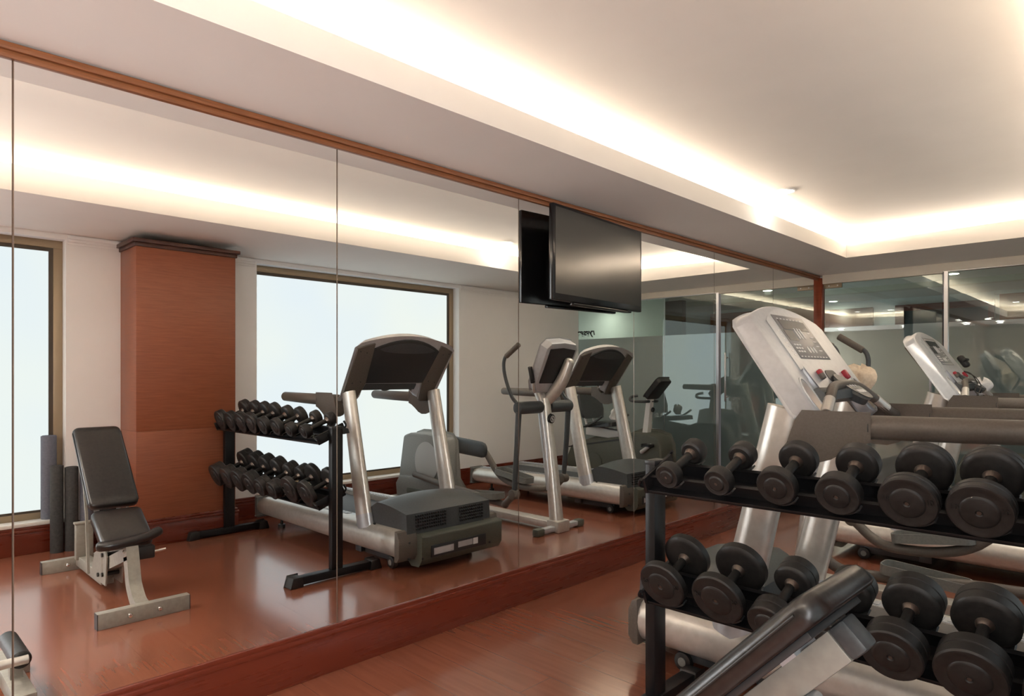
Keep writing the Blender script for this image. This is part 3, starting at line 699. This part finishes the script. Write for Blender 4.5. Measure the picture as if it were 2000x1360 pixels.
# moving arms (fy: swing offset)
for s, kx, pedx, pedz, jz in ((-1, .0, 1.59, .265, .33), (1, -.03, 1.56, .365, .40)):
    y = YE+s*.315
    b = B(); tube(b, [P(1.215+kx,y,1.09), P(1.30+kx,y,1.16), P(1.375+kx,y,1.31), P(1.40+kx,y,1.42), P(1.385+kx,y,1.49), P(1.345+kx,y,1.52)], .0155, 12, curve=5); ma = obj('moving_arm', b, M['slate'], e)
    b = B(); tube(b, [P(1.365+kx,y,1.505), P(1.215+kx,y,1.60)], .0225, 16, roundend=.2); obj('grip', b, M['greypl'], ma)
    b = B(); tube(b, [P(1.215,y,1.03), P(1.235,y,.75), P(1.27,y,jz)], [.026,.024,.022], 14); la = obj('lower_arm', b, M['slate'], e)
    b = B(); cyl(b, P(1.27,y-.035,jz), P(1.27,y+.035,jz), .043, 22, bev=.008); obj('joint', b, M['greypl'], la)
    py = YE+s*.17
    b = B(); tube(b, [P(1.28,y,jz-.01), P(1.40,y-s*.02,jz-.10), P(1.55,py,pedz-.075), P(1.80,py,pedz-.06), P(2.0,py,pedz+(.02 if s > 0 else -.03)), P(2.22,py,.60) if s > 0 else P(2.4,py,.26), P(2.45,py,.66) if s > 0 else P(2.9,py,.32)], .031, 14, curve=5); pa = obj('pedal_arm', b, M['greypl'], e)
    # pedal: tray with rim
    b = B(); L_, W_ = .44, .15; th = R(-4 if s < 0 else 8)
    outer = [( x, yy) for x, yy in rrect(0, L_, -W_/2, W_/2, .045)]; inner = [(x, yy) for x, yy in rrect(.008, L_-.008, -W_/2+.008, W_/2-.008, .038)]
    prism(b, outer, 0, .055, 'xy', holes=[inner]); prism(b, inner, 0, .010, 'xy')
    for i_ in range(14):
        for j_ in range(5): box(b, .03+i_*.025, .044+i_*.025, -.055+j_*.024, -.047+j_*.024, .010, .014)
    mm = Matrix.Translation(V(P(pedx, py, pedz-.035))) @ Matrix.Rotation(-th, 4, 'Y')
    obj('pedal', xf(b, mm), M['midgrey'], e, ang=30)
# rear housing
b = B(); prism(b, [(1.42,.05),(1.40,.20),(1.46,.28),(1.50,.66),(1.56,.715),(1.75,.735),(2.05,.73),(2.16,.70),(2.22,.40),(2.25,.22),(2.27,.12),(2.22,.03),(1.50,.03)], -.10, .10, bev=.03); rh = obj('drive_housing', b, M['midgrey'], e, ang=45)
b = B(); prism(b, ellipse(1.74,.45,.19,.20,40), -.106, .106, bev=.006); obj('side_disc', b, M['discgrey'], rh)
b = B(); prism(b, [(1.42,.04),(1.40,.19),(1.48,.27),(1.95,.29),(2.20,.27),(2.27,.18),(2.25,.03)], -.125, .125, bev=.025); obj('lower_skirt', b, M['midgrey'], rh)
b = B(); prism(b, [(x, z) for x, z in rrect(1.55,2.05,.09,.16,.03)], -.130, .130, bev=.003); obj('skirt_slot', b, M['greenpl'], rh)
for s, p0, p1 in ((1,(1.66,.63),(1.15,.60)),):
    b = B(); tube(b, [(p0[0],s*.135,p0[1]),(p1[0],s*.135,p1[1])], [.085,.080], 20, ell=.38, up=(0,0,1), roundend=.9); obj('crank_cover', b, M['slate'], e)
b = B(); box(b, 1.5, 2.3, -.20, .20, .0, .05, .01); obj('rear_foot', b, M['silver'], e)
towel('hand_towel', (1.325,4.50,1.215), .085, .185, .065, M['towel'], 'crumpled cream hand towel hung on the elliptical trainer handlebar', 3)

# ------------------------------------------------------------------ recumbent bike
YB = 6.55
rb = thing('recumbent_bike', 'recumbent exercise bike with green-grey body and white post, next to the glass partition', 'exercise bike', (1.8,YB,0))
def Q(x, z): return (x-1.8, z)
b = B(); prism(b, [Q(1.50,.08),Q(1.46,.30),Q(1.47,.52),Q(1.52,.62),Q(1.66,.66),Q(1.90,.655),Q(2.05,.60),Q(2.30,.56),Q(2.62,.52),Q(2.85,.44),Q(2.92,.30),Q(2.92,.10),Q(2.85,.06),Q(1.6,.05)], -.13, .13, bev=.035); bb = obj('body_shell', b, M['greenpl'], rb, ang=45)
b = B(); prism(b, ellipse(*Q(2.45,.25),.12,.12,30), -.142, .142, bev=.01); obj('shell_disc', b, M['greenpl'], bb)
b = B(); prism(b, [Q(2.0,.56),Q(2.03,.575),Q(2.9,.42),Q(2.9,.405)], -.136, .136); obj('shell_line', b, M['darkpl'], bb)
b = B(); box(b, 1.45-1.8, 1.53-1.8, -.25, .25, 0, .06, .01); box(b, 2.80-1.8, 2.88-1.8, -.25, .25, 0, .06, .01); pieces('foot_bar', b, M['greenpl'], rb)
b = B(); tube(b, [(1.76-1.8,0,.62),(1.70-1.8,0,1.10)], [.05,.042], 4, square=True, ell=1.1); ps = obj('post', b, M['white'], rb, False)
b = B(); m2 = frame_mtx((1.665-1.8,0,.93), (0,1,0), (-.12,0,1), (-1,0,-.12)); prism(b, ellipse(0,0,.026,.03,20), -.01, .006, 'xy', holes=[ellipse(0,0,.016,.02,20)]); box(b, -.02, .02, -.004, .004, .0, .006); obj('post_badge', xf(b, m2), M['ink'], ps, False)
b = B(); m2 = frame_mtx((1.72-1.8,0,1.09), V((-.22,0,.24)), (0,1,0), V((.24,0,.22))); prism(b, rrect(.0,.30,-.13,.13,.04), -.06, .0, 'xy', bev=.014); cn = obj('console', xf(b, m2), M['darkpl'], rb)
b = B(); prism(b, rrect(.05,.26,-.10,.10,.02), 0, .003, 'xy'); obj('display_panel', xf(b, m2), M['slate'], cn)
b = B(); tube(b, [(1.80-1.8,-.12,1.10),(1.86-1.8,-.17,1.08),(1.84-1.8,-.20,1.04),(1.72-1.8,-.14,1.03),(1.70-1.8,.14,1.03),(1.84-1.8,.20,1.04),(1.86-1.8,.17,1.08),(1.80-1.8,.12,1.10)], .017, 12, curve=4); obj('handlebar', b, M['slate'], rb)
b = B(); prism(b, [Q(2.02,.60),Q(2.02,.635),Q(2.62,.70),Q(2.66,.66),Q(2.66,.58),Q(2.3,.56)], -.05, .05, bev=.004); obj('seat_rail', b, M['white'], rb)
b = B(); xf(cushion(b, -.22, .20, -.20, .20, 0, .06, .06), Matrix.Translation((2.34-1.8,0,.70)) @ Matrix.Rotation(R(4),4,'Y')); obj('seat', b, M['leather'], rb)
b = B(); prism(b, [(.17,.0),(.205,.10),(.19,.28),(.13,.345),(-.13,.345),(-.19,.28),(-.205,.10),(-.17,.0)], -.04, .03, 'yz', bev=.018); xf(b, Matrix.Translation((2.60-1.8,0,.80)) @ Matrix.Rotation(R(14),4,'Y')); obj('backrest', b, M['slate'], rb)
for s in (-1,1):
    b = B(); tube(b, [(2.48-1.8,s*.08,.70),(2.62-1.8,s*.08,.72),(2.66-1.8,s*.08,.98)], .018, 10, curve=3); obj('seat_bracket', b, M['white'], rb)
    b = B(); tube(b, [(2.55-1.8,s*.22,.70),(2.35-1.8,s*.27,.76),(2.22-1.8,s*.27,.84)], .014, 10, curve=3); tube(b, [(2.50-1.8,s*.05,.70),(2.55-1.8,s*.22,.70)], .014, 10); obj('seat_handle', b, M['slate'], rb)
    b = B(); tube(b, [(1.72-1.8,s*.15,.44),(1.72-1.8+s*.13,s*.16,.44-s*.09)], [.026,.017], 12, roundend=.8); ck = obj('crank', b, M['white'], rb)
    b = B(); box(b, 1.72-1.8+s*.13-.05, 1.72-1.8+s*.13+.05, s*.17, s*.27, .44-s*.09-.012, .44-s*.09+.012, .006); obj('pedal', b, M['darkpl'], ck)
towel('hand_towel', (2.26,YB+.03,.785), .055, .13, .05, M['towelw'], 'white hand towel left on the seat of the recumbent bike', 5)
towel('hand_towel', (1.80,5.71,1.20), .048, .11, .045, M['towelw'], 'small white hand towel resting behind the farther treadmill handlebar', 8)

# ------------------------------------------------------------------ dumbbell rack
XR0, XR1, YR = 1.262, 3.03, 2.235
rk = thing('dumbbell_rack', 'black two-tier steel dumbbell rack in front of the nearer treadmill', 'dumbbell rack', (XR0,YR,0))
LR = XR1-XR0
for i, x in enumerate((0, LR)):
    b = B(); box(b, x-.023, x+.023, -.040, .040, .055, 1.0, .004); up = obj('upright', b, M['blackmetal'], rk)
    b = B(); box(b, x-.025, x+.025, -.042, .042, .985, 1.004, .004); prism(b, [(.03,1.0),(.075,.985),(.085,.955),(.04,.95)], x-.029, x+.029, 'yz'); obj('post_cap', b, M['darkpl'], up)
    b = B(); box(b, x-.032, x+.032, -.28, .29, .012, .062, .004); ft = obj('foot', b, M['blackmetal'], rk)
    for s in (-1,1):
        b = B(); yc = s*.285; prism(b, [(yc-.045,0),(yc+.045,0),(yc+.038-(.012 if s>0 else 0),.068),(yc-.038+(.012 if s<0 else 0),.068)], x-.042, x+.042, 'yz', bev=.006); obj('rubber_foot', b, M['rubber'], ft)
TIL = R(22.5)
def tier_m(zc): return Matrix.Translation((0, 0, zc)) @ Matrix.Rotation(TIL, 4, 'X')
tiers = {}
for nm, zc in (('top', .905), ('bottom', .475)):
    b = B()
    box(b, .03, LR-.03, -.10, .10, .021, .025); box(b, .03, LR-.03, -.10, -.097, .021, .033, .001); box(b, .03, LR-.03, .097, .10, .021, .036, .001)
    box(b, .03, LR-.03, -.052, -.048, .025, .072); box(b, .03, LR-.03, .048, .052, .025, .078)
    box(b, .03, LR-.03, -.065, -.048, .070, .073); box(b, .03, LR-.03, .035, .052, .076, .079)
    for x in (.0, LR): box(b, (x+.02 if x == 0 else x-.035), (x+.035 if x == 0 else x-.02), -.105, .105, .02, .085, .003)
    sh = obj('shelf', xf(b, tier_m(zc)), M['blackmetal'], rk); tiers[nm] = sh
    b = B(); 
    for yy in (-.125,.125): tube(b, [tier_m(zc) @ V((.03,yy*.7,.04)), tier_m(zc) @ V((.012,yy*.9,.06)), tier_m(zc) @ V((.03,yy*.95,.09))], .007, 8, curve=3)
    pieces('bracket_hook', b, M['blackmetal'], sh)
def saddle(par, zc, x, r):
    for yy in (-.083,.083):
        b = B(); rr = r+.004; n = 9
        o1 = [(x+rr*sin(R(-45+90*k/n)), -rr*cos(R(-45+90*k/n))) for k in range(n+1)]; o2 = [(x+(rr+.006)*sin(R(-45+90*k/n)), -(rr+.006)*cos(R(-45+90*k/n))) for k in range(n+1)]
        poly = o1 + o2[::-1]; prism(b, [(p[0], p[1]+.094+.4*r) for p in poly], yy-.014, yy+.014)
        obj('saddle', xf(b, tier_m(zc)), M['darkpl'], par)
OFF = .036
# dumbbells: (x, r, head thickness)
def make_dumbbell(r, th, ribs, txt=None):
    t = thing('dumbbell', 'x', 'dumbbell', (0,0,0))
    b = B(); cyl(b, (0,-.069,0), (0,.069,0), .0165, 20); obj('handle', b, M['rubber'], t)
    for s in (-1,1):
        y0 = s*.069; L1 = th
        prof = [(0,.018),(0,r*.80),(.004,r*.93),(.010,r)]
        if ribs >= 2:
            w_ = (L1-.014)/ribs
            for k in range(ribs):
                a0 = .010+k*w_; prof += [(a0+.002,r),(a0+w_-.004,r),(a0+w_-.002,r-.0035),(a0+w_,r-.0035)]
            prof = prof[:-2]
        prof += [(L1-.006,r),(L1-.001,r*.955),(L1,r*.90),(L1-.0015,r*.84),(L1-.0015,r*.60),(L1+.001,r*.575),(L1+.0035,r*.5),(L1+.0045,r*.12),(L1+.002,r*.085),(L1+.002,.001)]
        b = B(); rings = []; n = 40
        for (h, rad) in prof: rings.append([b.verts.new((rad*cos(2*pi*k/n), y0+s*h, rad*sin(2*pi*k/n))) for k in range(n)])
        for a, c in zip(rings, rings[1:]):
            for k in range(n): b.faces.new((a[k], a[(k+1)%n], c[(k+1)%n], c[k]))
        b.faces.new(rings[0]); b.faces.new(rings[-1]); hd = obj('weight_head', b, M['rubber'], t, ang=30)
        b = B(); tube(b, [(0,y0-s*.016,0),(0,y0-s*.006,0),(0,y0+s*.001,0)], [.0175,.024,.026], 20); obj('collar', b, M['collar'], t)
        b = B(); cyl(b, (0,y0+s*(L1+.0015),0), (0,y0+s*(L1+.0035),0), .0055, 12); obj('end_bolt', b, M['collar'], hd)
        if txt and s < 0:
            for sx in (-1,1):
                b = text_bm(txt, r*.26, .0012); xf(b, frame_mtx((sx*r*.72, y0+s*L1, r*.12), (1,0,0), (0,0,1), (0,-1,0))); obj('embossed_number', b, M['rubber'], hd, False)
    return t
specs = {
 'top': [(1.412,.048,.050,1,None),(1.618,.050,.052,1,None),(1.830,.066,.046,1,None),(2.028,.068,.052,1,None),(2.225,.081,.050,2,'10'),(2.402,.082,.054,2,'10'),(2.585,.083,.058,2,'10'),(2.785,.084,.060,2,'10')],
 'bottom': [(1.388,.093,.042,1,'20'),(1.617,.097,.044,1,'20'),(1.815,.068,.082,2,None),(2.005,.070,.086,2,None),(2.190,.086,.082,2,None),(2.385,.090,.086,2,None),(2.590,.091,.090,2,None),(2.800,.092,.094,2,None)]}
lab = {
 'top': ['smallest black dumbbell, first on the top tier beside the left rack post', 'small black dumbbell, second on the top tier from the rack post near the mirror',
         'medium black dumbbell, third on the top tier from the rack post near the mirror', 'medium black dumbbell, fourth on the top tier from the rack post near the mirror',
         'ribbed black dumbbell, fifth on the top tier from the rack post near the mirror', 'ribbed black dumbbell, sixth on the top tier from the rack post near the mirror',
         'ribbed black dumbbell, seventh on the top tier, cut by the right photo edge', 'ribbed black dumbbell, last on the top tier next to the far rack post'],
 'bottom': ['flat-disc black dumbbell, first on the bottom tier beside the left rack post', 'flat-disc black dumbbell, second on the bottom tier from the left rack post',
         'short chunky black dumbbell, third on the bottom tier, partly behind the bench pad', 'short chunky black dumbbell, fourth on the bottom tier, hidden behind the bench backrest end',
         'chunky ribbed black dumbbell, fifth on the bottom tier, right of the bench backrest', 'chunky ribbed black dumbbell, sixth on the bottom tier, second right of the bench backrest',
         'chunky ribbed black dumbbell, seventh on the bottom tier, at the right photo edge', 'chunky ribbed black dumbbell, last on the bottom tier next to the far rack post']}
for nm, zc in (('top', .905), ('bottom', .475)):
    for i, (x, r, th, ribs, txt) in enumerate(specs[nm]):
        saddle(tiers[nm], zc, x-XR0, r)
        d_ = make_dumbbell(r, th, ribs, txt)
        m = Matrix.Translation((XR0, YR, 0)) @ tier_m(zc) @ Matrix.Translation((x-XR0, 0, .094+.4*r))
        d_.matrix_world = m; d_['label'] = lab[nm][i]; d_['group'] = 'black rubber dumbbells on the %s tier' % nm

# ------------------------------------------------------------------ adjustable bench
bn = thing('workout_bench', 'adjustable black padded bench with silver frame, in front of the dumbbell rack', 'weight bench', (1.36,1.14,0))
def K(x, y, z): return (x-1.36, y-1.14, z)
b = B(); box(b, -.027, .027, -.225, .225, .0, .085, .003); ft = obj('front_foot', b, M['benchmetal'], bn)
b = B()
for y in (-.226,.222): box(b, -.028, .028, y, y+.004, .001, .084)
pieces('end_plug', b, M['darkpl'], ft)
b = B()
for y in (-.075,.07): tube(b, [(-.028,y,.043),(-.034,y,.043)], [.014,.011], 14, roundend=.3)
pieces('bolt', b, M['chrome'], ft)
b = B(); x = 2.765; box(b, x-1.36-.027, x-1.36+.027, -.225, .225, .0, .085, .003); ft = obj('rear_foot', b, M['benchmetal'], bn)
b = B(); 
for y in (-.226,.222): box(b, x-1.36-.028, x-1.36+.028, y, y+.004, .001, .084)
pieces('end_plug', b, M['darkpl'], ft)
b = B(); tube(b, [K(x-.028,1.06,.043),K(x-.034,1.06,.043)], [.014,.011], 14, roundend=.3); pieces('bolt', b, M['chrome'], ft)
b = B(); tube(b, [K(1.385,1.14,.045),K(1.46,1.14,.065),K(1.545,1.14,.14),K(1.575,1.14,.22),K(1.60,1.14,.30)], .052, 4, square=True, ell=.85, curve=7); obj('curved_leg', b, M['benchmetal'], bn, ang=50)
b = B(); tube(b, [K(1.57,1.14,.325),K(1.90,1.14,.215),K(2.15,1.14,.13)], .052, 4, square=True, ell=.85); box(b, 2.1-1.36, 2.75-1.36, -.035, .035, .03, .10, .003); obj('main_beam', b, M['benchmetal'], bn, ang=50)
b = B()
for s in (-1,1): prism(b, [K(1.95,0,.06)[::2],K(2.22,0,.06)[::2],K(2.26,0,.12)[::2],K(2.20,0,.22)[::2],K(1.98,0,.30)[::2],K(1.92,0,.24)[::2]], s*.042-.004, s*.042+.004)
pieces('pivot_plate', b, M['benchmetal'], bn)
b = B()
for xx, zz in ((2.0,.12),(2.1,.10),(2.0,.24)): cyl(b, K(xx,1.085,zz), K(xx,1.195,zz), .013, 12)
pieces('pivot_bolt', b, M['rubber'], bn)
b = B(); box(b, 2.66-1.36, 2.71-1.36, -.05, .05, .08, .325, .004); box(b, 2.655-1.36, 2.715-1.36, -.056, .056, .32, .335, .003); obj('rear_post', b, M['benchmetal'], bn)
b = B(); tube(b, [K(2.05,1.03,.13),K(2.10,1.03,.50),K(2.16,1.03,.68)], .010, 4, square=True); tube(b, [K(2.05,1.25,.13),K(2.10,1.25,.50),K(2.16,1.25,.68)], .010, 4, square=True); pieces('support_strut', b, M['benchmetal'], bn)
# backrest: from (1.94,.53) to (2.40,1.01)
ex = V((.46,0,.48)).normalized(); ez = ex.cross(V((0,1,0)))   # check direction
mB = frame_mtx(K(1.935,1.14,.556), ex, (0,1,0), V((-ex.z,0,ex.x)))
b = B(); LB = .62; box(b, .0, LB-.05, -.115, .115, -.046, -.034, .002); obj('backrest_board', xf(b, mB), M['darkpl'], bn)
b = B(); cushion(b, -.01, LB, -.132, .132, -.034, .012, .035); pd = obj('backrest', xf(b, mB), M['leather'], bn, ang=60)
b = B()
for s in (-1,1): tube(b, [(.02,s*.1335,-.006),(LB-.04,s*.1335,-.006)], .0022, 6)
pieces('piping', xf(b, mB), M['rubber'], pd)
b = B(); box(b, .06, LB-.070, -.025, .025, -.106, -.050, .003); bs = obj('backrest_beam', xf(b, mB), M['benchmetal'], bn)
b = B(); box(b, LB-.070, LB-.034, -.026, .026, -.107, -.049, .007); obj('beam_end_cap', xf(b, mB), M['slate'], bs)
b = B(); 
for xx in (.2,.45): box(b, xx, xx+.035, -.045, .045, -.052, -.045)
tube(b, [(.43,.012,-.120),(.43,-.042,-.120)], .014, 14, roundend=.5); pieces('adjuster_knob', xf(b, mB), M['silverlt'], bs)
# seat: from (1.90,.50) down to (1.66,.37)
ex2 = V((.235,0,.135)).normalized(); mS = frame_mtx(K(1.665,1.14,.385), ex2, (0,1,0), V((-ex2.z,0,ex2.x)))
b = B(); cushion(b, -.03, .285, -.132, .132, -.045, .012, .035); obj('seat', xf(b, mS), M['leather'], bn, ang=60)
b = B(); box(b, .02, .27, -.03, .03, -.09, -.05, .003); obj('seat_frame', xf(b, mS), M['benchmetal'], bn)
b = B(); tube(b, [K(1.63,.995,.375),K(1.60,1.07,.378),K(1.60,1.21,.395),K(1.62,1.285,.415)], .028, 14, curve=4, roundend=.7); obj('seat_nose', b, M['leather'], bn)
b = B(); box(b, 1.585-1.36, 1.645-1.36, .02, .12, .27, .345, .008); obj('roller_sleeve', b, M['rubber'], bn)
b = B(); tube(b, [K(1.61,1.25,.30),K(1.61,1.32,.305)], .009, 10, roundend=.5); tube(b, [K(1.60,1.10,.335),K(1.60,1.17,.30)], .008, 8); obj('adjuster_pin', b, M['chrome'], bn)

# ------------------------------------------------------------------ second bench at the left edge (mirror only)
s2 = thing('leg_bench', 'low silver leg bench with black foam roller at the left edge of the mirror', 'weight bench', (.54,.485,0))
b = B(); tube(b, [(.0,0,.22),(.30,0,.22)], .034, 18, roundend=.2); obj('foam_roller', b, M['rubber'], s2)
b = B(); tube(b, [(-.005,.02,.22),(-.005,-.35,.22)], .018, 14, roundend=.2); obj('roller_bar', b, M['silver'], s2)
b = B(); box(b, -.10, .5, -.035, .035, .045, .115, .003); box(b, -.15, -.09, -.30, .10, .0, .05, .003); tube(b, [(.12,-.0,.05),(.12,0,.2)], .03, 4, square=True); box(b, .46, .52, -.30, .10, .0, .05, .003)
box(b, .30, .36, -.9, -.10, .05, .11, .003); box(b, .10, .56, -.96, -.90, .0, .06, .003); box(b, .30, .36, -.78, -.72, .1, .36, .003); obj('frame', b, M['benchmetal'], s2)
b = B(); cushion(b, .20, .46, -1.1, -.45, .36, .42, .04); obj('seat', b, M['leather'], s2, ang=60)

# ------------------------------------------------------------------ rolled mats
def mat_roll(x, y, z, r, h, m, lab):
    t = thing('rolled_mat', lab, 'exercise mat', (x,y,z), random.uniform(0,6), 'rolled mats beside the wood-clad pillar')
    b = B(); n = 64; turns = 4.5; th = .006
    def ring(rr_off, z0): 
        return [b.verts.new(((r*(.25+.75*k/n)+rr_off)*cos(turns*2*pi*k/n), (r*(.25+.75*k/n)+rr_off)*sin(turns*2*pi*k/n), z0)) for k in range(n+1)]
    b.free(); b = B()
    cyl(b, (0,0,0), (0,0,h-.012), r, 32, bev=.003); obj('outer_wrap', b, m, t)
    b = B(); pts = [V(((r*(.15+.75*k/90))*cos(4*2*pi*k/90), (r*(.15+.75*k/90))*sin(4*2*pi*k/90), h-.012)) for k in range(91)]
    tube(b, pts, r*.075, 6); obj('rolled_end', b, m, t)
mat_roll(3.555, 1.095, ZS, .050, .650, M['matblue'], 'tall blue-grey rolled mat standing on the white window sill')
mat_roll(3.385, 1.115, 0, .042, .668, M['matdark'], 'dark grey rolled mat on the floor, first from the left below the window sill')
mat_roll(3.375, 1.205, 0, .044, .650, M['matdark'], 'dark grey rolled mat on the floor, just left of the bench backrest')
mat_roll(3.365, 1.300, 0, .044, .640, M['matblue'], 'blue-grey rolled mat on the floor, half hidden behind the bench backrest')
mat_roll(3.425, 1.290-.03, 0, .001, .64, M['matblack'], 'x') if False else None
mat_roll(3.405, 1.450, 0, .055, .645, M['matblack'], 'black rolled mat on the floor in the corner against the wood-clad pillar')

# ------------------------------------------------------------------ world, camera, view
wd = bpy.data.worlds.new('world'); S.world = wd; wd.use_nodes = True
wd.node_tree.nodes['Background'].inputs[0].default_value = (.8,.85,.9,1); wd.node_tree.nodes['Background'].inputs[1].default_value = .3
cam = bpy.data.cameras.new('camera'); co = bpy.data.objects.new('camera', cam); COL.objects.link(co)
co.location = (2.76, 0, 1.345); co.rotation_euler = (pi/2, 0, R(42.81))
cam.sensor_width = 36; cam.lens = 1286.5/2000*36; cam.shift_x = -77/2000; cam.shift_y = 52.5/2000; cam.clip_start = .02; cam.clip_end = 60
S.camera = co
S.view_settings.view_transform = 'Standard'; S.view_settings.look = 'None'; S.view_settings.gamma = 1; S.view_settings.use_curve_mapping = False
S.view_settings.exposure = 1.15
S.cycles.max_bounces = 12; S.cycles.diffuse_bounces = 6; S.cycles.glossy_bounces = 6; S.cycles.transparent_max_bounces = 12
